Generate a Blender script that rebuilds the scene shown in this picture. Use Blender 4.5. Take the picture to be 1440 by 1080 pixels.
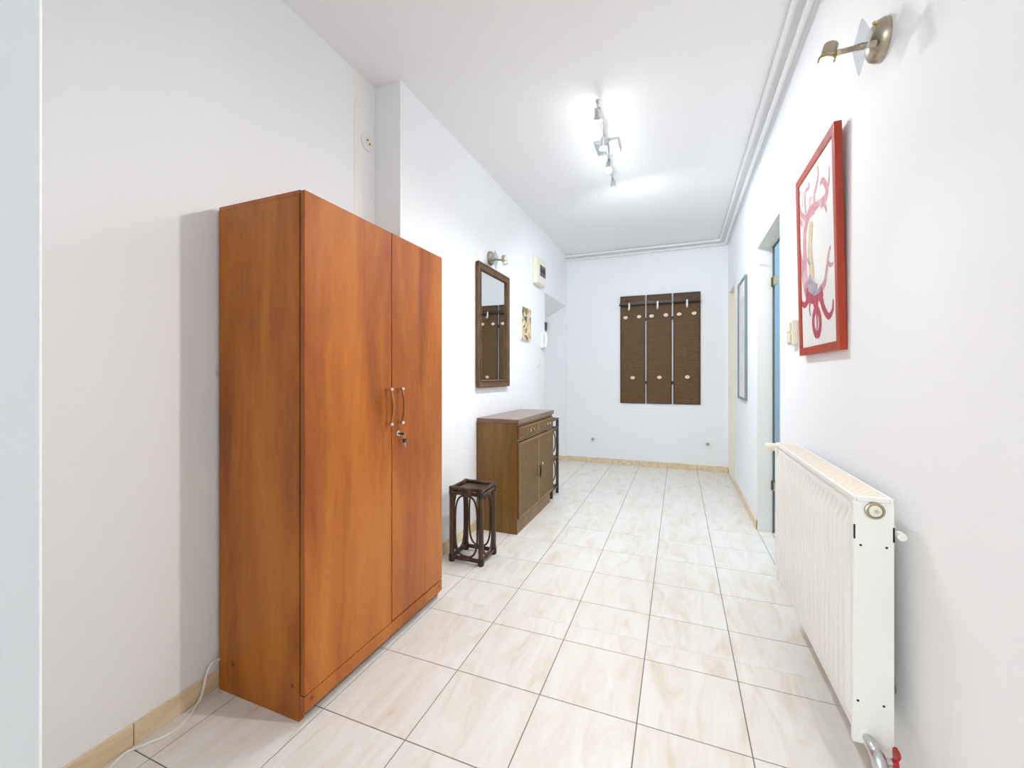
import bpy, bmesh, math, random
from mathutils import Vector, Matrix
random.seed(7)
for o in list(bpy.data.objects): bpy.data.objects.remove(o)
scene = bpy.context.scene
COL = scene.collection

# ------------------------------------------------------------------ camera
FPX, HORIZ, YAW, CAMH = 588.0, 528.0, 0.379, 1.15
cam_d = bpy.data.cameras.new('camera'); cam = bpy.data.objects.new('camera', cam_d); COL.objects.link(cam)
cam_d.sensor_fit = 'HORIZONTAL'; cam_d.sensor_width = 36.0
cam_d.lens = FPX / 1440.0 * 36.0
cam_d.shift_y = -(540.0 - HORIZ) / 1440.0
cam_d.clip_start = 0.02
cam.location = (0, 0, CAMH); cam.rotation_euler = (math.pi/2, 0, YAW)
scene.camera = cam

# ------------------------------------------------------------------ light and exposure
vs = scene.view_settings
vs.view_transform = 'Standard'; vs.look = 'None'; vs.gamma = 1.0; vs.use_curve_mapping = False
vs.exposure = .36
scene.cycles.max_bounces = 14; scene.cycles.diffuse_bounces = 10; scene.cycles.glossy_bounces = 5
scene.cycles.transparent_max_bounces = 12
world = bpy.data.worlds.new('daylight_sky'); scene.world = world; world.use_nodes = True
wb = world.node_tree.nodes['Background']; wb.inputs[0].default_value = (0.86, 0.93, 1.0, 1); wb.inputs[1].default_value = 1.2

REAR_FILL_POWER, BULB_POWER, SCONCE_POWER, BATH_FILL_POWER = 76.0, 29.5, 46.0, 11.0
al = bpy.data.lights.new('rear_fill_light', 'AREA'); al.shape = 'RECTANGLE'; al.size = 2.0; al.size_y = 1.9
al.energy = REAR_FILL_POWER; al.color = (0.78, 0.90, 1.0)
alo = bpy.data.objects.new('rear_fill_light', al); COL.objects.link(alo)
alo.location = (-2.0, -6.05, 1.55); alo.rotation_euler = (math.radians(90), 0, 0)     # added fill light, shines along +y from the unseen rear window

# ------------------------------------------------------------------ photo pixel -> point helpers
S_, C_ = math.sin(YAW), math.cos(YAW)
def ray(u, v):
    a = (u-720)/FPX; b = (HORIZ-v)/FPX
    return Vector((-S_ + C_*a, C_ + S_*a, b))
O_ = Vector((0, 0, CAMH))
def on_z(u, v, z=0): d = ray(u, v); return O_ + d*((z-CAMH)/d.z)
def on_x(u, v, x): d = ray(u, v); return O_ + d*(x/d.x)
def on_y(u, v, y): d = ray(u, v); return O_ + d*(y/d.y)

# ------------------------------------------------------------------ materials
class NT:
    def __init__(s, name):
        s.m = bpy.data.materials.new(name); s.m.use_nodes = True
        s.t = s.m.node_tree; s.b = s.t.nodes['Principled BSDF']
    def n(s, typ, **kw):
        nd = s.t.nodes.new(typ)
        for k, v in kw.items(): setattr(nd, k, v)
        return nd
    def l(s, a, b): s.t.links.new(a, b)
def lin(c):
    return tuple(((x/255)/12.92 if x/255 <= .04045 else ((x/255+.055)/1.055)**2.4) for x in c) + (1,)
def plain(name, rgb, rough=.5, metal=0, spec=.5, bump=0, bscale=60, var=0):
    M = NT(name); b = M.b
    b.inputs['Base Color'].default_value = lin(rgb); b.inputs['Roughness'].default_value = rough
    b.inputs['Metallic'].default_value = metal; b.inputs['Specular IOR Level'].default_value = spec
    if bump or var:
        tc = M.n('ShaderNodeTexCoord'); nz = M.n('ShaderNodeTexNoise'); nz.inputs['Scale'].default_value = bscale; nz.inputs['Detail'].default_value = 4
        M.l(tc.outputs['Object'], nz.inputs['Vector'])
        if bump:
            bp = M.n('ShaderNodeBump'); bp.inputs['Strength'].default_value = bump; bp.inputs['Distance'].default_value = .002
            M.l(nz.outputs['Fac'], bp.inputs['Height']); M.l(bp.outputs['Normal'], b.inputs['Normal'])
        if var:
            mx = M.n('ShaderNodeMix', data_type='RGBA'); mx.inputs[6].default_value = lin(tuple(max(0, c*(1-var)) for c in rgb)); mx.inputs[7].default_value = lin(tuple(min(255, c*(1+var)) for c in rgb))
            M.l(nz.outputs['Fac'], mx.inputs[0]); M.l(mx.outputs[2], b.inputs['Base Color'])
    return M.m
def ramp(M, stops):
    r = M.n('ShaderNodeValToRGB'); e = r.color_ramp.elements
    while len(e) < len(stops): e.new(.5)
    for el, (p, c) in zip(e, stops): el.position = p; el.color = lin(c)
    return r
def wood(name, stops, scale=(14, 14, 1.1), rough=.38, fine=.12, spec=.5):
    M = NT(name); tc = M.n('ShaderNodeTexCoord'); mp = M.n('ShaderNodeMapping'); mp.inputs['Scale'].default_value = scale
    M.l(tc.outputs['Object'], mp.inputs['Vector'])
    n1 = M.n('ShaderNodeTexNoise'); n1.inputs['Scale'].default_value = 1.0; n1.inputs['Detail'].default_value = 5; n1.inputs['Distortion'].default_value = .6
    M.l(mp.outputs['Vector'], n1.inputs['Vector'])
    mp2 = M.n('ShaderNodeMapping'); mp2.inputs['Scale'].default_value = tuple(s*9 for s in scale)
    M.l(tc.outputs['Object'], mp2.inputs['Vector'])
    n2 = M.n('ShaderNodeTexNoise'); n2.inputs['Scale'].default_value = 1.0; n2.inputs['Detail'].default_value = 3
    M.l(mp2.outputs['Vector'], n2.inputs['Vector'])
    ad = M.n('ShaderNodeMath', operation='MULTIPLY_ADD'); ad.inputs[1].default_value = fine
    M.l(n2.outputs['Fac'], ad.inputs[0])
    sb = M.n('ShaderNodeMath', operation='SUBTRACT'); sb.inputs[1].default_value = fine/2
    M.l(n1.outputs['Fac'], sb.inputs[0]); M.l(sb.outputs[0], ad.inputs[2])
    r = ramp(M, stops); M.l(ad.outputs[0], r.inputs[0]); M.l(r.outputs[0], M.b.inputs['Base Color'])
    M.b.inputs['Roughness'].default_value = rough; M.b.inputs['Specular IOR Level'].default_value = spec
    return M.m
def tile_mat(name, stops, rough=.28, gap=(8.5, 2.2, 8.5)):
    M = NT(name); tc = M.n('ShaderNodeTexCoord'); oi = M.n('ShaderNodeObjectInfo')
    mu = M.n('ShaderNodeVectorMath', operation='SCALE'); mu.inputs['Scale'].default_value = 37.0
    cb = M.n('ShaderNodeCombineXYZ'); M.l(oi.outputs['Random'], cb.inputs[0]); M.l(oi.outputs['Random'], cb.inputs[1])
    M.l(cb.outputs[0], mu.inputs[0])
    mp = M.n('ShaderNodeMapping'); mp.inputs['Scale'].default_value = gap; mp.inputs['Rotation'].default_value = (0, 0, .2)
    M.l(tc.outputs['Object'], mp.inputs['Vector'])
    ad = M.n('ShaderNodeVectorMath', operation='ADD'); M.l(mp.outputs[0], ad.inputs[0]); M.l(mu.outputs[0], ad.inputs[1])
    n1 = M.n('ShaderNodeTexNoise'); n1.inputs['Scale'].default_value = 1.5; n1.inputs['Detail'].default_value = 7; n1.inputs['Roughness'].default_value = .62; n1.inputs['Distortion'].default_value = .9
    M.l(ad.outputs[0], n1.inputs['Vector'])
    r = ramp(M, stops); M.l(n1.outputs['Fac'], r.inputs[0]); M.l(r.outputs[0], M.b.inputs['Base Color'])
    M.b.inputs['Roughness'].default_value = rough; M.b.inputs['Specular IOR Level'].default_value = .45
    return M.m
def weave(name, c0, c1, fu, fv, axis_u, axis_v, rough=.55, strength=.7):
    """crossed sine weave in object space"""
    M = NT(name); tc = M.n('ShaderNodeTexCoord'); sp = M.n('ShaderNodeSeparateXYZ'); M.l(tc.outputs['Object'], sp.inputs[0])
    def sn(ax, f):
        a = M.n('ShaderNodeMath', operation='MULTIPLY'); a.inputs[1].default_value = f*2*math.pi; M.l(sp.outputs[ax], a.inputs[0])
        s = M.n('ShaderNodeMath', operation='SINE'); M.l(a.outputs[0], s.inputs[0]); return s
    u, v = sn(axis_u, fu), sn(axis_v, fv)
    mu = M.n('ShaderNodeMath', operation='MULTIPLY'); M.l(u.outputs[0], mu.inputs[0]); M.l(v.outputs[0], mu.inputs[1])
    hh = M.n('ShaderNodeMath', operation='MULTIPLY_ADD'); hh.inputs[1].default_value = .35; M.l(mu.outputs[0], hh.inputs[0])
    va = M.n('ShaderNodeMath', operation='MULTIPLY_ADD'); va.inputs[1].default_value = .3; va.inputs[2].default_value = .5; M.l(v.outputs[0], va.inputs[0])
    M.l(va.outputs[0], hh.inputs[2])
    nz = M.n('ShaderNodeTexNoise'); nz.inputs['Scale'].default_value = 30; nz.inputs['Detail'].default_value = 3; M.l(tc.outputs['Object'], nz.inputs['Vector'])
    ad = M.n('ShaderNodeMath', operation='MULTIPLY_ADD'); ad.inputs[1].default_value = .5; M.l(nz.outputs['Fac'], ad.inputs[0])
    s2 = M.n('ShaderNodeMath', operation='SUBTRACT'); s2.inputs[1].default_value = .25; M.l(hh.outputs[0], s2.inputs[0]); M.l(s2.outputs[0], ad.inputs[2])
    r = ramp(M, [(.1, c0), (.9, c1)]); M.l(ad.outputs[0], r.inputs[0]); M.l(r.outputs[0], M.b.inputs['Base Color'])
    bp = M.n('ShaderNodeBump'); bp.inputs['Strength'].default_value = strength; bp.inputs['Distance'].default_value = .003
    M.l(hh.outputs[0], bp.inputs['Height']); M.l(bp.outputs['Normal'], M.b.inputs['Normal'])
    M.b.inputs['Roughness'].default_value = rough
    return M.m
def emit(name, rgb, strength):
    M = NT(name); M.b.inputs['Base Color'].default_value = lin(rgb); M.b.inputs['Emission Color'].default_value = lin(rgb); M.b.inputs['Emission Strength'].default_value = strength
    return M.m
def thin_glass(name, tint, gloss=.08, rough=.02):
    M = NT(name); t = M.n('ShaderNodeBsdfTransparent'); t.inputs[0].default_value = tint
    g = M.n('ShaderNodeBsdfGlossy'); g.inputs['Roughness'].default_value = rough
    mx = M.n('ShaderNodeMixShader'); mx.inputs[0].default_value = gloss
    M.l(t.outputs[0], mx.inputs[1]); M.l(g.outputs[0], mx.inputs[2])
    M.l(mx.outputs[0], M.t.nodes['Material Output'].inputs[0])
    return M.m
def watercolour(name, c0, c1, c2, scale=9):
    M = NT(name); tc = M.n('ShaderNodeTexCoord'); nz = M.n('ShaderNodeTexNoise'); nz.inputs['Scale'].default_value = scale; nz.inputs['Detail'].default_value = 5
    M.l(tc.outputs['Object'], nz.inputs['Vector'])
    r = ramp(M, [(.3, c0), (.5, c1), (.7, c2)]); M.l(nz.outputs['Fac'], r.inputs[0]); M.l(r.outputs[0], M.b.inputs['Base Color'])
    M.b.inputs['Roughness'].default_value = .6
    return M.m

MT = {}
MT['wall'] = plain('white_wall_paint', (242, 243, 245), .75, spec=.25, bump=.06, bscale=140)
MT['shadewall'] = plain('shaded_wall_paint', (208, 214, 219), .6, spec=.25, bump=.08, bscale=140)  # wall paint darkened to blue-grey for the shade on the stub
MT['ceil'] = plain('white_ceiling_paint', (241, 241, 242), .8, spec=.2, bump=.04, bscale=120)
MT['tile'] = tile_mat('cream_travertine_tile', [(.3, (217, 206, 189)), (.43, (225, 219, 209)), (.55, (229, 226, 220)), (.75, (233, 232, 229))])
MT['skirt'] = tile_mat('tan_skirting_tile', [(.28, (202, 178, 136)), (.45, (222, 202, 165)), (.6, (231, 215, 184)), (.8, (240, 228, 203))], rough=.35)
MT['grout'] = plain('grey_brown_grout', (128, 112, 98), .9, bump=.2)
MT['rearfloor'] = plain('cream_floor', (238, 228, 208), .4, var=.02, bscale=3)
MT['cherry'] = wood('orange_cherry_laminate', [(.25, (132, 66, 16)), (.42, (160, 86, 22)), (.55, (176, 100, 28)), (.75, (192, 116, 38))], scale=(7, 7, 1.1), rough=.3, fine=.22, spec=.4)
MT['cherrydark'] = wood('cherry_side_laminate', [(.25, (136, 70, 12)), (.42, (164, 90, 18)), (.55, (180, 104, 22)), (.75, (194, 120, 32))], scale=(7, 7, 1.1), rough=.34, fine=.22, spec=.35)
MT['gapshade'] = plain('gap_shade', (42, 28, 20), .8, var=.1)  # shade of furniture gaps and recesses put into a dark colour
MT['cap'] = plain('brown_screw_cap', (120, 58, 30), .5, var=.05)
MT['chrome'] = plain('polished_chrome', (225, 222, 220), .12, 1, var=.02)
MT['nickel'] = plain('satin_nickel', (178, 168, 150), .3, 1, var=.04, bscale=20)
MT['steel'] = plain('brushed_steel', (205, 206, 208), .3, 1, var=.03)
MT['brass'] = plain('pale_brass', (214, 196, 150), .25, 1, var=.05)
MT['bowwood'] = wood('handle_wood', [(.3, (130, 72, 24)), (.7, (184, 116, 50))], scale=(40, 40, 8), rough=.35)
MT['cab'] = wood('walnut_cabinet', [(.25, (96, 66, 24)), (.45, (118, 84, 34)), (.6, (130, 94, 42)), (.8, (144, 108, 54))], scale=(10, 10, .9), rough=.35, fine=.4)
MT['cabtop'] = wood('walnut_top', [(.25, (98, 68, 46)), (.5, (122, 90, 66)), (.8, (140, 108, 82))], scale=(12, 1.0, 12), rough=.22, fine=.4, spec=.7)
MT['cabweave'] = weave('woven_cane_door', (62, 42, 18), (142, 110, 62), 40, 62, 1, 2)
MT['cane'] = weave('dark_cane_mesh', (30, 18, 6), (132, 94, 48), 56, 56, 0, 2, rough=.6, strength=.5)
MT['canerail'] = wood('dark_cane_rail', [(.3, (46, 31, 20)), (.7, (76, 53, 34))], scale=(30, 30, 6), rough=.4)
MT['rattan'] = wood('dark_rattan', [(.25, (40, 25, 17)), (.5, (66, 43, 29)), (.75, (102, 70, 46))], scale=(30, 30, 7), rough=.35, fine=.3)
MT['bind'] = plain('rattan_binding', (44, 29, 20), .5, bump=.4, bscale=200)
MT['mirror'] = plain('silvered_mirror', (236, 238, 238), .015, 1)
MT['ropeframe'] = wood('carved_walnut_frame', [(.25, (70, 46, 24)), (.5, (98, 68, 38)), (.8, (128, 92, 54))], scale=(30, 30, 8), rough=.4)
MT['redframe'] = wood('red_brown_frame', [(.25, (146, 38, 8)), (.5, (172, 52, 16)), (.8, (190, 70, 28))], scale=(20, 20, 3), rough=.35)
MT['paper'] = plain('warm_white_paper', (236, 234, 230), .6, var=.02, bscale=6)
MT['artred'] = watercolour('rose_watercolour', (214, 166, 174), (202, 136, 148), (226, 192, 198))
MT['artcrimson'] = watercolour('crimson_watercolour', (190, 84, 98), (176, 62, 80), (206, 120, 130))
MT['artyellow'] = watercolour('ochre_watercolour', (222, 208, 168), (208, 190, 140), (226, 216, 190), 40)
MT['artblue'] = watercolour('grey_blue_watercolour', (140, 136, 156), (170, 164, 176), (196, 170, 180), 25)
MT['greyframe'] = plain('grey_green_frame', (124, 138, 140), .35, .3, var=.05, bscale=10)
MT['greyart'] = watercolour('pale_grey_print', (232, 233, 234), (222, 224, 226), (208, 206, 204), 4)
MT['plastic'] = plain('white_plastic', (240, 240, 238), .35, var=.01)
MT['cream'] = plain('cream_plastic', (236, 230, 210), .4, var=.02)
MT['dark'] = plain('dark_plastic', (66, 64, 62), .3, var=.05)
MT['black'] = plain('black_plastic', (26, 26, 28), .4, var=.05)
MT['hole'] = plain('black_hole', (22, 20, 18), .8, var=.05)
MT['enamel'] = plain('warm_white_enamel', (243, 241, 236), .28, var=.008, bscale=4)
MT['grille'] = plain('cream_grille', (240, 228, 212), .4, var=.01)
MT['redhandle'] = plain('red_valve_handle', (182, 40, 44), .35, var=.06)
MT['pipe'] = plain('white_painted_pipe', (236, 236, 236), .45, var=.01)
MT['jamb'] = plain('pale_grey_lining', (226, 226, 221), .45, var=.01)
MT['creamjamb'] = plain('cream_door_lining', (238, 232, 214), .45, var=.015)
MT['gasket'] = plain('dark_gasket', (84, 96, 98), .6, var=.05)
MT['bluetile'] = plain('light_blue_wall_tile', (168, 200, 222), .2, var=.03, bscale=5)
MT['bluegrout'] = plain('pale_grout', (206, 214, 218), .8, var=.03)
MT['glass'] = thin_glass('clear_glass', (1, 1, 1, 1), .035)
MT['frost'] = thin_glass('sconce_glass', (.9, .94, .97, 1), .5, .12)
MT['bulbon'] = emit('lit_bulb', (255, 247, 232), 5)
MT['bulbcool'] = emit('lit_cool_bulb', (246, 250, 255), 6)
MT['bulboff'] = plain('unlit_bulb', (226, 226, 222), .15, var=.02)
MT['trimwhite'] = plain('warm_white_filler', (243, 240, 234), .7, var=.01)
MT['socketgrey'] = plain('socket_well', (176, 174, 168), .5, var=.02)
MT['ivory'] = plain('ivory_hook', (226, 212, 186), .35, var=.05, bscale=80)
MT['cable'] = plain('white_cable', (238, 236, 228), .5, var=.02)

# painting made of soft-edged colour patches (flat print)
def patch_print(name):
    M = NT(name); tc = M.n('ShaderNodeTexCoord'); vo = M.n('ShaderNodeTexVoronoi'); vo.inputs['Scale'].default_value = 21
    nz = M.n('ShaderNodeTexNoise'); nz.inputs['Scale'].default_value = 18; M.l(tc.outputs['Object'], nz.inputs['Vector'])
    ad = M.n('ShaderNodeVectorMath', operation='MULTIPLY_ADD'); ad.inputs[1].default_value = (.06, .06, .06)
    M.l(nz.outputs['Color'], ad.inputs[0]); M.l(tc.outputs['Object'], ad.inputs[2]); M.l(ad.outputs[0], vo.inputs['Vector'])
    sp = M.n('ShaderNodeSeparateColor'); M.l(vo.outputs['Color'], sp.inputs[0])
    r = ramp(M, [(0, (216, 196, 150)), (.22, (226, 214, 180)), (.42, (196, 170, 70)), (.56, (128, 78, 60)), (.68, (222, 214, 200)), (.82, (70, 82, 110)), (.92, (150, 140, 60))])
    r.color_ramp.interpolation = 'CONSTANT'; M.l(sp.outputs[0], r.inputs[0]); M.l(r.outputs[0], M.b.inputs['Base Color'])
    return M.m
MT['abstract'] = patch_print('abstract_canvas_paint')

# ------------------------------------------------------------------ mesh builder
class MB:
    def __init__(s): s.v = []; s.f = []
    def add(s, vs, fs):
        k = len(s.v); s.v += [Vector(p) for p in vs]; s.f += [tuple(i+k for i in f) for f in fs]; return s
    def box(s, x0, x1, y0, y1, z0, z1):
        return s.add([(x0,y0,z0),(x1,y0,z0),(x1,y1,z0),(x0,y1,z0),(x0,y0,z1),(x1,y0,z1),(x1,y1,z1),(x0,y1,z1)],
                     [(0,3,2,1),(4,5,6,7),(0,1,5,4),(1,2,6,5),(2,3,7,6),(3,0,4,7)])
    def prism(s, pts, ext):
        n = len(pts); e = Vector(ext); a = [Vector(p) for p in pts]
        return s.add(a + [p+e for p in a], [tuple(range(n))[::-1], tuple(range(n, 2*n))] + [(i, (i+1) % n, n+(i+1) % n, n+i) for i in range(n)])
    def tube(s, pts, r, seg=10, closed=False, caps=True):
        P = [Vector(p) for p in pts]; n = len(P); R = r if isinstance(r, (list, tuple)) else [r]*n
        k0 = len(s.v); prev = None
        for i, p in enumerate(P):
            if closed: t = P[(i+1) % n]-P[i-1]
            else: t = P[min(i+1, n-1)]-P[max(i-1, 0)]
            t.normalize()
            if prev is None:
                u = t.cross(Vector((0, 0, 1)));
                if u.length < 1e-3: u = t.cross(Vector((0, 1, 0)))
            else:
                u = prev - t*prev.dot(t)
            u.normalize(); prev = u; w = t.cross(u)
            for j in range(seg):
                a = 2*math.pi*j/seg; s.v.append(p + (u*math.cos(a)+w*math.sin(a))*R[i])
        m = n if closed else n-1
        for i in range(m):
            for j in range(seg):
                a = k0+i*seg+j; b = k0+i*seg+(j+1) % seg; c = k0+((i+1) % n)*seg+(j+1) % seg; d = k0+((i+1) % n)*seg+j
                s.f.append((a, b, c, d))
        if not closed and caps:
            s.f.append(tuple(k0+j for j in range(seg))[::-1]); s.f.append(tuple(k0+(n-1)*seg+j for j in range(seg)))
        return s
    def lathe(s, base, axis, prof, seg=20):
        """prof: list of (distance along axis, radius)"""
        b = Vector(base); ax = Vector(axis).normalized()
        return s.tube([b+ax*(d+1e-6*i) for i, (d, r) in enumerate(prof)], [max(r, 1e-5) for d, r in prof], seg) if False else s._lathe(b, ax, prof, seg)
    def _lathe(s, b, ax, prof, seg):
        u = ax.cross(Vector((0, 0, 1)))
        if u.length < 1e-3: u = ax.cross(Vector((0, 1, 0)))
        u.normalize(); w = ax.cross(u); k0 = len(s.v)
        for d, r in prof:
            for j in range(seg):
                a = 2*math.pi*j/seg; s.v.append(b+ax*d+(u*math.cos(a)+w*math.sin(a))*max(r, 1e-5))
        for i in range(len(prof)-1):
            for j in range(seg):
                s.f.append((k0+i*seg+j, k0+i*seg+(j+1) % seg, k0+(i+1)*seg+(j+1) % seg, k0+(i+1)*seg+j))
        s.f.append(tuple(k0+j for j in range(seg))[::-1]); s.f.append(tuple(k0+(len(prof)-1)*seg+j for j in range(seg)))
        return s
    def build(s, name, mat, parent=None, origin=None, bevel=0, smooth=False, bseg=2):
        org = Vector(origin) if origin is not None else (parent_world(parent) if parent else Vector((0, 0, 0)))
        me = bpy.data.meshes.new(name); me.from_pydata([tuple(v-org) for v in s.v], [], s.f); me.update()
        bm = bmesh.new(); bm.from_mesh(me); bmesh.ops.recalc_face_normals(bm, faces=bm.faces); bm.to_mesh(me); bm.free()
        me.materials.append(MT[mat])
        if smooth:
            for p in me.polygons: p.use_smooth = True
            if hasattr(me, 'set_sharp_from_angle'): me.set_sharp_from_angle(angle=math.radians(42))
        o = bpy.data.objects.new(name, me); COL.objects.link(o)
        if parent: o.parent = parent; o.location = org - parent_world(parent)
        else: o.location = org
        if bevel:
            md = o.modifiers.new('bevel', 'BEVEL'); md.width = bevel; md.segments = bseg; md.limit_method = 'ANGLE'; md.angle_limit = math.radians(50)
        return o
def parent_world(o):
    p = Vector(o.location); q = o.parent
    while q: p += Vector(q.location); q = q.parent
    return p
def tag(o, label, cat, group=None):
    o['label'] = label; o['category'] = cat
    if group: o['group'] = group
    return o
def thing(name, loc, label, cat, group=None):
    o = bpy.data.objects.new(name, None); o.empty_display_size = .1; COL.objects.link(o); o.location = loc
    return tag(o, label, cat, group)
def struct(o): o['kind'] = 'structure'; return o
def catmull(pts, n=8, closed=False):
    P = [Vector(p) for p in pts]; out = []; m = len(P)
    rng = range(m) if closed else range(m-1)
    for i in rng:
        p0 = P[(i-1) % m] if closed or i > 0 else P[0]; p1 = P[i]; p2 = P[(i+1) % m]; p3 = P[(i+2) % m] if closed or i+2 < m else P[-1]
        for k in range(n):
            t = k/n
            out.append(.5*((2*p1)+(-p0+p2)*t+(2*p0-5*p1+4*p2-p3)*t*t+(-p0+3*p1-3*p2+p3)*t**3))
    if not closed: out.append(P[-1])
    return out

# ------------------------------------------------------------------ the corridor
XA, XB, XR, YB, ZC = -1.58, -1.41, 0.545, 5.54, 2.76      # near left wall, far left wall, right wall, end wall, ceiling
YSTEP = 1.893                                             # where the left wall steps in
NICHE = (4.54, 5.50, 2.09, 1.935, -1.70)                  # entrance recess: y0, y1, head height, inner head height, back x
D1 = (2.80, 3.57, 2.11); D2 = (4.92, 5.42, 2.12)          # right doorways
TW = .095                                                 # right wall thickness

struct(MB().box(XA-.2, XR+.1, .10, YB+.12, -.12, -.0022).build('floor', 'grout'))
floor = bpy.data.objects['floor']
struct(MB().box(-3.2, 1.3, -6.2, .10, -.12, 0).build('floor_rear', 'rearfloor'))
struct(MB().box(-3.3, XR+.1, -6.3, YB+.12, ZC, ZC+.1).build('ceiling', 'ceil'))
struct(MB().box(XA-.12, XA, .29, YSTEP, 0, ZC).build('wall_left_near', 'wall', bevel=.002))
m = MB().box(NICHE[4], XB, YSTEP, NICHE[0], 0, ZC)
m.prism([(XB, NICHE[0], NICHE[2]), (XB, NICHE[0], ZC), (NICHE[4], NICHE[0], ZC), (NICHE[4], NICHE[0], NICHE[3])], (0, NICHE[1]-NICHE[0], 0))
m.box(NICHE[4], XB, NICHE[1], YB, 0, ZC)
struct(m.build('wall_left_far', 'wall'))
struct(MB().box(NICHE[4]-.1, XR+TW+.1, YB, YB+.12, 0, ZC).build('wall_back', 'wall'))
m = MB().box(XR, XR+TW, -6.2, D1[0], 0, ZC).box(XR, XR+TW, D1[0], D1[1], D1[2], ZC).box(XR, XR+TW, D1[1], D2[0], 0, ZC)
m.box(XR, XR+TW, D2[0], D2[1], D2[2], ZC).box(XR, XR+TW, D2[1], YB, 0, ZC)
struct(m.build('wall_right', 'wall'))
# the doorway the photographer stands in: a wall stub on the left, its shade put into the colour
struct(MB().box(-3.2, -.80, .105, .29, 0, ZC).build('wall_front', 'shadewall', bevel=.002))
struct(MB().tube([(-.8015, .2885, .002), (-.8015, .2885, 1.4), (-.8015, .2885, ZC-.002)], .0022, 10).build('trim_2', 'plastic', smooth=True))
# unseen rear room, its window added to supply light
struct(MB().box(-3.32, -3.2, -6.2, .29, 0, ZC).build('wall_rear_left', 'wall'))
WA, WB_, WY = -3.05, -.95, -6.2
m = MB().box(-3.32, XR+TW, WY-.12, WY, 0, .5).box(-3.32, XR+TW, WY-.12, WY, 2.6, ZC).box(-3.32, WA, WY-.12, WY, .5, 2.6).box(WB_, XR+TW, WY-.12, WY, .5, 2.6)
struct(m.build('wall_rear', 'wall'))
m = MB(); wm = (WA+WB_)/2
for q in ((WA, WB_, .5, .56), (WA, WB_, 2.54, 2.6), (WA, WA+.06, .56, 2.54), (WB_-.06, WB_, .56, 2.54), (wm-.03, wm+.03, .56, 2.54)): m.box(q[0], q[1], WY-.11, WY-.05, q[2], q[3])
w = struct(m.build('added_window_1', 'plastic', bevel=.004))
for a, b in ((WA+.06, wm-.03), (wm+.03, WB_-.06)): MB().box(a, b, WY-.085, WY-.079, .56, 2.54).build('pane', 'glass', w)
# slim cream filler strip on the near left wall beside the step
struct(MB().box(XA, XA+.002, 1.73, 1.775, .075, ZC).build('trim_1', 'trimwhite'))

# floor tiles
TP, TX0, TY0, GAP = .3367, -1.1384, 1.7743, .0034
regions = [(XA, XR+.0, .10, YSTEP), (XB, XR, YSTEP, YB), (NICHE[4]-.02, XB, NICHE[0], NICHE[1]), (XR, XR+.09, D1[0], D1[1]), (XR, XR+.09, D2[0], D2[1])]
full = None
for i in range(-3, 7):
    for j in range(-6, 13):
        cx0, cx1, cy0, cy1 = TX0+i*TP+GAP/2, TX0+(i+1)*TP-GAP/2, TY0+j*TP+GAP/2, TY0+(j+1)*TP-GAP/2
        for (a, b, c, d) in regions:
            x0, x1, y0, y1 = max(cx0, a), min(cx1, b), max(cy0, c), min(cy1, d)
            if x1-x0 < .012 or y1-y0 < .012: continue
            ctr = Vector(((x0+x1)/2, (y0+y1)/2, 0))
            if full is not None and abs((x1-x0)-(cx1-cx0)) < 1e-6 and abs((y1-y0)-(cy1-cy0)) < 1e-6:
                o = full.copy(); COL.objects.link(o); o.location = ctr
            else:
                o = MB().box(x0, x1, y0, y1, -.008, 0).build('tile', 'tile', floor, origin=ctr, bevel=.0008, bseg=1)
                if abs((x1-x0)-(cx1-cx0)) < 1e-6 and abs((y1-y0)-(cy1-cy0)) < 1e-6: full = o

# skirting tiles
def skirting(name, p0, p1, nrm, joint):
    """from p0 to p1 along an axis, standing proud along nrm; joint = coordinate of one joint"""
    ax = 0 if abs(p1[0]-p0[0]) > abs(p1[1]-p0[1]) else 1
    lo, hi = sorted((p0[ax], p1[ax])); c = p0[1-ax]; t = .009*nrm
    root = MB()
    def bx(a, b, th, z1):
        u, v = sorted((c, c+th))
        return (a, b, u, v, 0.0002, z1) if ax == 0 else (u, v, a, b, 0.0002, z1)
    root.box(*bx(lo, hi, t*.6, .066)); base = struct(root.build(name, 'grout'))
    k = math.floor((lo-joint)/TP)
    while joint+k*TP < hi:
        a, b = max(lo, joint+k*TP+.0012), min(hi, joint+(k+1)*TP-.0012); k += 1
        if b-a < .01: continue
        q = bx(a, b, t, .068); ctr = Vector(((q[0]+q[1])/2, (q[2]+q[3])/2, 0))
        MB().box(*q).build('tile', 'skirt', base, origin=ctr, bevel=.001, bseg=1)
skirting('baseboard_left_near', (XA, .29), (XA, YSTEP), 1, .772)
skirting('baseboard_left_far', (XB, YSTEP), (XB, NICHE[0]), 1, TY0)
skirting('baseboard_entrance', (NICHE[4], NICHE[1]), (XB, NICHE[1]), -1, XB)
skirting('baseboard_back', (XB, YB), (XR, YB), -1, TX0)
skirting('baseboard_right_near', (XR, .12), (XR, D1[0]-.01), -1, TY0)
skirting('baseboard_right_middle', (XR, D1[1]+.005), (XR, D2[0]-.005), -1, TY0)
skirting('baseboard_right_far', (XR, D2[1]+.005), (XR, YB-.01), -1, TY0)

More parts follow.
